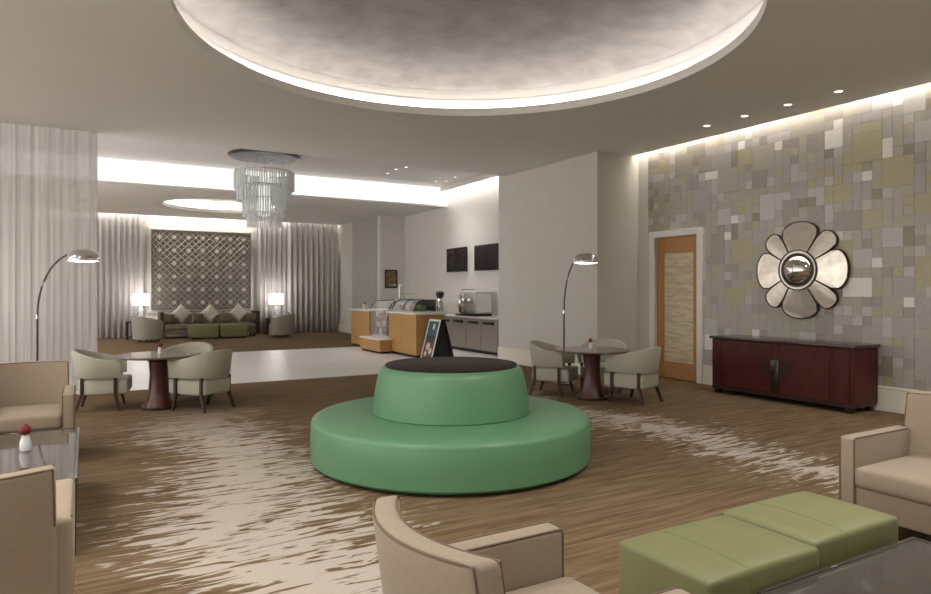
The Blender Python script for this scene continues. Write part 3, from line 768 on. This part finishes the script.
# ------------------------------------------------------------------ cafe
for y0, y1, l in ((14.34, 15.50, 'right menu screen above the coffee machine'), (15.97, 17.10, 'left menu screen above the cafe counter')):
    t = thing('menu_screen', 'black wall-mounted '+l, 'screen', (XT-.02, (y0+y1)/2, 2.445), 0, 'menu screens on the cafe wall')
    w = (y1-y0)/2
    obj('housing', bx(-.06, 0, -w, w, -.345, .345, bev=.01), 'black_plastic', t)
    obj('display', bx(-.064, -.058, -w+.025, w-.025, -.32, .32), 'screen', t)
    tx = B()
    for k in range(7):
        for c_ in range(2):
            y = w*(-.85+c_*.95); ln = random.uniform(.25, .45); z = .25-k*.08
            box(tx, -.066, -.0635, y, y+ln, z-.012, z+.012)
    o = obj('menu_lines', tx, 'screen_menu', t, smooth=False); o['kind'] = 'stuff'
# back cabinets
for i in range(4):
    y0 = 13.22+i*.745; nm = ['nearest', 'second', 'third', 'furthest'][i]
    t = thing('steel_cabinet', nm+' stainless steel under-counter cabinet from the near end of the cafe wall', 'cabinet', (8.9, y0+.3725, 0), 0, 'steel cabinets under the cafe back counter')
    obj('body', bx(-.38, .38, -.372, .372, .08, .86), 'steel', t)
    obj('plinth', bx(-.33, .38, -.37, .37, 0, .08), 'black_plastic', t)
    dr = obj('door', bx(-.405, -.38, -.36, .36, .10, .84, bev=.006, seg=1), 'steel', t)
    obj('handle', bx(-.425, -.40, -.25, .25, .73, .79, bev=.008), 'black_plastic', dr)
tag(obj('back_counter_top', bx(8.46, XT-.001, 13.18, 16.25, .86, .90, bev=.005, seg=1), 'white_stone'), 'white stone counter top under the menu screens', 'counter top')
# espresso machine
t = thing('espresso_machine', 'steel espresso machine standing on the white back counter', 'coffee machine', (8.82, 14.95, .90))
obj('body', bx(-.22, .30, -.55, .28, .06, .62, bev=.03, seg=3), 'steel', t)
obj('front_panel', bx(-.25, -.215, -.02, .27, .08, .58, bev=.01), 'chrome', t)
obj('drip_tray', bx(-.34, .28, -.55, .28, .01, .06, bev=.01), 'black_plastic', t)
obj('side_panel', bx(-.20, .26, -.565, -.548, .10, .58, bev=.006, seg=1), 'chrome', t)
obj('cup_rail', tube(B(), [(-.18, -.45, .62), (-.18, -.45, .69), (-.18, .2, .69), (-.18, .2, .62)], .012, 6), 'chrome', t)
for y in (-.35, -.05): obj('group_head', lathe(B(), [(0, .34), (.05, .34), (.06, .40), (.05, .46), (0, .46)], 16, -.27, y), 'chrome', t)
for x in (-.15, .2):
    for y in (-.45, .2): obj('foot', lathe(B(), [(0, 0), (.03, 0), (.03, .02), (0, .02)], 12, x, y), 'black_plastic', t)
# counters
t = thing('wood_counter', 'oak fronted service counter with white top at the near end of the cafe', 'counter', (6.98, 14.5, 0), 0, 'oak cafe counters')
obj('body', bx(-.36, .38, -.76, .84, .06, 1.0, bev=.004, seg=1), 'oak', t)
obj('plinth', bx(-.32, .34, -.72, .80, 0, .06), 'gap', t)
obj('counter_top', bx(-.42, .44, -.82, .86, 1.0, 1.045, bev=.006, seg=1), 'white_stone', t)
t = thing('wood_counter', 'oak fronted end counter with white top beside the pastry case', 'counter', (6.98, 17.32, 0), 0, 'oak cafe counters')
obj('body', bx(-.36, .38, -.70, .70, .06, 1.0, bev=.004, seg=1), 'oak', t)
obj('plinth', bx(-.32, .34, -.66, .66, 0, .06), 'gap', t)
obj('counter_top', bx(-.42, .44, -.72, .76, 1.0, 1.045, bev=.006, seg=1), 'white_stone', t)
t = thing('low_wood_plinth', 'low oak plinth with white top in front of the pastry case', 'counter', (6.46, 15.77, 0))
obj('body', bx(-.17, .15, -.66, .66, .05, .33, bev=.004, seg=1), 'oak', t)
obj('plinth', bx(-.14, .13, -.62, .62, 0, .05), 'gap', t)
obj('counter_top', bx(-.20, .155, -.68, .68, .33, .365, bev=.005, seg=1), 'white_stone', t)
# pastry case between the counters
t = thing('pastry_case', 'glass fronted pastry case between the two oak counters', 'display case', (6.98, 15.98, 0))
cb = bx(-.30, .38, -.615, .615, 0, .40); obj('cabinet', cb, 'white_paint', t)
obj('back_panel', bx(.34, .38, -.615, .615, .40, 1.30), 'steel', t)
for z in (.62, .86): obj('shelf', bx(-.26, .33, -.60, .60, z-.006, z+.006), 'clear_glass', t)
gl = B(); pr_ = [(-.36, .40), (-.36, .95), (-.33, 1.10), (-.26, 1.22), (-.16, 1.29), (.36, 1.31)]
g = [[gl.verts.new((x, y, z)) for x, z in pr_] for y in (-.60, .60)]
for i in range(len(pr_)-1): gl.faces.new((g[0][i], g[0][i+1], g[1][i+1], g[1][i]))
go = obj('curved_glass', gl, 'clear_glass', t); md = go.modifiers.new('t', 'SOLIDIFY'); md.thickness = .008
for y in (-.605, .605):
    obj('end_frame', tube(B(), [(x, y, z) for x, z in pr_], .012, 6), 'black_plastic', t)
prods = ['pack_red', 'pack_white', 'crust', 'pack_green', 'pack_white', 'crust']
nsh = {.40: 'bottom', .626: 'middle', .866: 'top'}
for z, ln in nsh.items():
    for k in range(5):
        y = 15.98-.46+k*.23; m = prods[(k*2+int(z*10)) % 6]
        bm = B()
        if m == 'crust': box(bm, -.09, .09, -.08, .08, 0, .11, bev=.045, seg=3)
        else: box(bm, -.08, .08, -.075, .075, 0, .15, bev=.012, seg=2); box(bm, -.06, .06, -.055, .055, .148, .165, bev=.006, seg=1)
        o = obj('pastry' if m == 'crust' else 'food_box', bm, m); o.location = (6.84, y, z+.001)
        col = {'pack_red': 'red', 'pack_white': 'white', 'pack_green': 'green', 'crust': 'brown'}[m]
        od = ['first', 'second', 'third', 'fourth', 'last'][k]
        tag(o, f'{col} {"pastry" if m == "crust" else "snack box"} on the {ln} shelf of the pastry case, {od} from the near counter', 'pastry' if m == 'crust' else 'box', 'goods in the pastry case')
# countertop glass display
t = thing('countertop_display', 'slanted glass sandwich display on top of the near oak counter', 'display case', (6.98, 14.62, 1.045))
obj('tray', bx(-.30, .30, -.60, .68, 0, .03, bev=.005, seg=1), 'steel', t)
gl = B(); pr_ = [(-.29, .03), (-.20, .22), (-.08, .29), (.29, .29)]
g = [[gl.verts.new((x, y, z)) for x, z in pr_] for y in (-.58, .66)]
for i in range(3): gl.faces.new((g[0][i], g[0][i+1], g[1][i+1], g[1][i]))
go = obj('slanted_glass', gl, 'clear_glass', t); md = go.modifiers.new('t', 'SOLIDIFY'); md.thickness = .008
for y in (-.59, .04, .67): obj('end_frame', tube(B(), [(x, y, z) for x, z in pr_]+[(.29, y, .03)], .016, 6), 'black_plastic', t)
obj('back_panel', bx(.28, .30, -.58, .66, .03, .29), 'black_plastic', t)
for k in range(6):
    m = ['pack_red', 'crust', 'pack_white', 'pack_red', 'pack_green', 'pack_green'][5-k]; bm = B(); box(bm, -.10, .10, -.075, .075, 0, .13, bev=.03, seg=2)
    o = obj('wrapped_sandwich', bm, m); o.location = (6.96, 14.16+k*.20, 1.077)
    tag(o, f'{["green","green","red","white","brown","red"][k]} wrapped sandwich in the countertop display, {["first","second","third","fourth","fifth","last"][k]} from the near end', 'sandwich', 'sandwiches in the countertop display')
# glass tier stand
t = thing('tiered_stand', 'two-tier glass stand above the pastry case', 'cake stand', (7.15, 15.85, 1.31))
obj('stem', tube(B(), [(0, 0, 0), (0, 0, .42)], .012, 8), 'chrome', t)
obj('foot', lathe(B(), [(0, 0), (.10, 0), (.10, .012), (0, .02)], 20), 'chrome', t)
for z, r in ((.16, .36), (.38, .27)): obj('glass_plate', lathe(B(), [(0, z), (r, z), (r, z+.018), (0, z+.012)], 28), 'clear_glass', t)
# small jar on the end counter
t = thing('counter_bell_jar', 'small steel jar on the end oak counter', 'jar', (6.85, 17.55, 1.045))
obj('body', lathe(B(), [(0, 0), (.07, 0), (.075, .10), (.06, .15), (0, .15)], 18), 'steel', t); obj('lid', lathe(B(), [(.05, .15), (.05, .17), (0, .19)], 18), 'black_plastic', t)
# coffee grinder
t = thing('coffee_grinder', 'coffee grinder with black hopper on the near oak counter', 'coffee grinder', (7.30, 13.86, 1.045))
obj('body', bx(-.07, .07, -.07, .07, 0, .24, bev=.02, seg=2), 'chrome', t)
obj('neck', lathe(B(), [(.05, .24), (.06, .30), (.05, .34)], 16), 'chrome', t)
obj('hopper', lathe(B(), [(0, .34), (.07, .34), (.10, .42), (.10, .47), (.06, .50), (0, .50)], 18), 'black_plastic', t)
# sandwich board (faces -X)
t = thing('sandwich_board', 'folding black sandwich board with framed coffee poster before the oak counter', 'sign board', (6.98, 13.37, 0))
def lean(s, off=0): return Matrix.Translation((s*.28, 0, 0)) @ Matrix.Rotation(s*-math.atan2(.24, .90), 4, 'Y')
mA = lean(-1); mB = lean(1)
fp = obj('front_panel', bx(-.012, .012, -.28, .28, .0, .93, mtx=mA), 'black_board', t)
fr = B()
for y0, y1, z0, z1 in ((-.28, -.235, .0, .93), (.235, .28, .0, .93), (-.235, .235, .885, .93), (-.235, .235, .0, .03)): box(fr, -.022, -.011, y0, y1, z0, z1, mtx=mA)
obj('white_frame', fr, 'white_paint', fp)
obj('poster_top', bx(-.016, -.011, -.235, .235, .55, .885, mtx=mA), 'poster_teal', fp)
obj('poster_strip', bx(-.016, -.011, -.235, .235, .42, .55, mtx=mA), 'poster', fp)
obj('poster_bottom', bx(-.016, -.011, -.235, .235, .03, .42, mtx=mA), 'poster_brown', fp)
for (y, z, r) in ((.05, .30, .085), (-.10, .20, .07), (.10, .13, .06)):
    cu = lathe(B(), [(0, 0), (r, 0), (r, .003), (0, .003)], 18)
    for v in cu.verts: v.co = mA @ Vector((-.0165-v.co.z, y+v.co.x, z+v.co.y))
    obj('printed_cup', cu, 'poster_cream', fp, smooth=False)
cu = lathe(B(), [(0, 0), (.055, 0), (.055, .003), (0, .003)], 18)
for v in cu.verts: v.co = mA @ Vector((-.0165-v.co.z, v.co.x-.03, .76+v.co.y*1.4))
obj('printed_cup', cu, 'poster_cream', fp, smooth=False)
obj('rear_panel', bx(-.012, .012, -.28, .28, .0, .93, mtx=mB), 'black_board', t)
for y in (-.2, .2): obj('hinge', bx(-.06, .06, y-.03, y+.03, .885, .90), 'black_plastic', t)
obj('side_cloth', prism(B(), [(-.26, .06), (.26, .06), (.045, .86), (-.045, .86)], -.24, -.23, lambda u, v, h: (u, h, v)), 'black_board', t, smooth=False)
# picture on the pilaster
t = thing('framed_picture', 'small brown framed picture on the white pilaster behind the cafe', 'picture', (8.81, 20.2, 1.95))
fr = B()
for s in (-1, 1): box(fr, s*.20-.02, s*.20+.02, -.03, 0, -.30, .30); box(fr, -.22, .22, -.03, 0, s*.28-.02, s*.28+.02)
obj('frame', fr, 'dark_wood', t); obj('print', bx(-.18, .18, -.015, 0, -.26, .26), 'picture', t)

# ------------------------------------------------------------------ far lounge
t = thing('lounge_sofa', 'long taupe sofa with dark wooden ends below the lattice panel', 'sofa', (3.68, 23.72, 0))
obj('base', bx(-1.45, 1.45, -.38, .38, .12, .28, bev=.01), 'taupe_fabric', t)
for k in range(3):
    x = -1.44+k*.96
    obj('seat_cushion', bx(x+.01, x+.95, -.42, .20, .28, .46, bev=.04, seg=3), 'taupe_fabric', t)
    obj('back_cushion', bx(x+.01, x+.95, .12, .34, .44, .84, bev=.05, seg=3), 'grey_fabric', t)
obj('back_rail', bx(-1.45, 1.45, .32, .40, .12, .88, bev=.02), 'taupe_fabric', t)
for s in (-1, 1):
    obj('end_panel', bx(s*1.51-.06, s*1.51+.06, -.42, .40, .06, .86, bev=.015), 'dark_wood', t)
for s in (-1, 1):
    for y in (-.35, .33): obj('leg', leg(B(), (s*1.4, y, .12), (s*1.4, y, 0), .03, .022), 'dark_wood', t)
def pillow(x, y, z, s, m, tilt, label, rz=0):
    bm = B(); n = 9; g = {}
    for sd in (1, -1):
        for i in range(n):
            for k in range(n):
                u, v = -1+2*i/(n-1), -1+2*k/(n-1); e = max(0, (1-u**4)*(1-v**4)); pin = 1-.10*(1-abs(u)**2)*(abs(v)**3)*1-.10*(1-abs(v)**2)*(abs(u)**3)
                key = (sd, i, k) if e > 1e-9 else (0, i, k)
                if key not in g: g[key] = bm.verts.new((u*s*pin, -sd*.09*e**.55, v*s*pin))
    def V(sd, i, k): return g.get((sd, i, k)) or g[(0, i, k)]
    for sd in (1, -1):
        for i in range(n-1):
            for k in range(n-1):
                f = [V(sd, i, k), V(sd, i+1, k), V(sd, i+1, k+1), V(sd, i, k+1)]
                bm.faces.new(f if sd > 0 else f[::-1])
    o = obj('throw_pillow', bm, m); o.location = (x, y, z); o.rotation_euler = (-.28, tilt, rz)
    tag(o, label, 'pillow', 'throw pillows on the far sofa')
for x, l in ((2.78, 'left'), (3.68, 'middle'), (4.60, 'right')):
    pillow(x, 23.63, .80, .25, 'pale_fabric', PI/4, l+' pale diamond-set throw pillow on the far sofa')
for x, l in ((2.36, 'dark throw pillow at the left end of the far sofa'), (3.24, 'dark throw pillow between the left and middle pale pillows'), (4.14, 'dark throw pillow between the middle and right pale pillows'), (5.0, 'dark throw pillow at the right end of the far sofa')):
    pillow(x, 23.41, .645, .18, 'brown_fabric', .08, l)
for x0, x1, l in ((2.92, 3.78, 'left'), (3.84, 4.70, 'right')): ottoman(l+' olive ottoman in front of the far sofa', x0, x1, 22.55, 23.15, .45, 'olive ottomans in the far lounge')
def barrel(label, loc, rz):
    t = thing('barrel_chair', label, 'armchair', loc, rz, 'taupe barrel armchairs in the far lounge')
    bm = B(); rings = []
    for i in range(25):
        a = math.radians(150 + 240*i/24); u = abs(i/12-1)
        ca, sa = math.cos(a), math.sin(a); zt = .78-.16*u**2
        rings.append([bm.verts.new((r*ca, r*sa, z)) for r, z in ((.44, .10), (.47, .5), (.475, zt-.02), (.45, zt), (.40, zt), (.375, zt-.03), (.36, .10))])
    for A, Q in zip(rings, rings[1:]):
        for k in range(7): bm.faces.new((A[k], A[(k+1) % 7], Q[(k+1) % 7], Q[k]))
    bm.faces.new(rings[0][::-1]); bm.faces.new(rings[-1]); bmesh.ops.recalc_face_normals(bm, faces=bm.faces[:])
    obj('barrel_back', bm, 'grey_fabric', t)
    obj('seat_base', lathe(B(), [(0, .08), (.37, .08), (.37, .30), (0, .30)], 28), 'taupe_fabric', t)
    obj('seat_cushion', lathe(B(), [(0, .30), (.35, .30), (.375, .34), (.375, .42), (.34, .45), (0, .47)], 28), 'grey_fabric', t)
    for i in range(4):
        a = PI/4+PI/2*i; obj('leg', leg(B(), (.28*math.cos(a), .28*math.sin(a), .09), (.28*math.cos(a), .28*math.sin(a), 0), .025, .018), 'dark_wood', t)
barrel('taupe barrel armchair left of the far sofa, seen from behind', (1.70, 22.3, 0), face((1.70, 22.3), (3.4, 23.2)))
barrel('taupe barrel armchair right of the far sofa', (5.75, 22.5, 0), face((5.75, 22.5), (4.2, 23.2)))
pillow(5.95, 22.43, .665, .18, 'pale_fabric', 0, 'pale throw pillow on the right barrel armchair', -2.0)
def side_table(label, loc):
    t = thing('side_table', label, 'side table', loc, 0, 'dark side tables in the far lounge')
    obj('table_top', bx(-.36, .36, -.30, .30, .54, .59, bev=.008, seg=1), 'dark_wood', t)
    for sx_ in (-1, 1):
        for sy_ in (-1, 1): obj('leg', leg(B(), (sx_*.32, sy_*.26, .54), (sx_*.32, sy_*.26, 0), .03, .025), 'dark_wood', t)
    obj('stretcher', bx(-.32, .32, -.275, -.245, .08, .11), 'dark_wood', t)
side_table('dark open side table by the far left curtain under a lamp', (1.50, 23.68, 0))
side_table('dark side table right of the far sofa under a lamp', (5.95, 23.62, 0))
def table_lamp(label, loc):
    t = thing('table_lamp', label, 'table lamp', loc, 0, 'table lamps in the far lounge')
    obj('base', lathe(B(), [(0, 0), (.11, 0), (.11, .02), (.04, .04), (.09, .14), (.10, .24), (.05, .38), (.015, .42), (.015, .55)], 24), 'clear_glass', t)
    obj('lamp_shade', lathe(B(), [(.25, .50), (.24, .86), (.235, .86), (.245, .50)], 32), 'shade_glow', t)
    obj('bulb', lathe(B(), [(0, .56), (.05, .60), (.05, .68), (0, .72)], 12), 'lamp_glow', t)
table_lamp('lit drum table lamp left of the far sofa', (1.58, 23.72, .59))
table_lamp('lit drum table lamp right of the far sofa', (5.90, 23.68, .59))
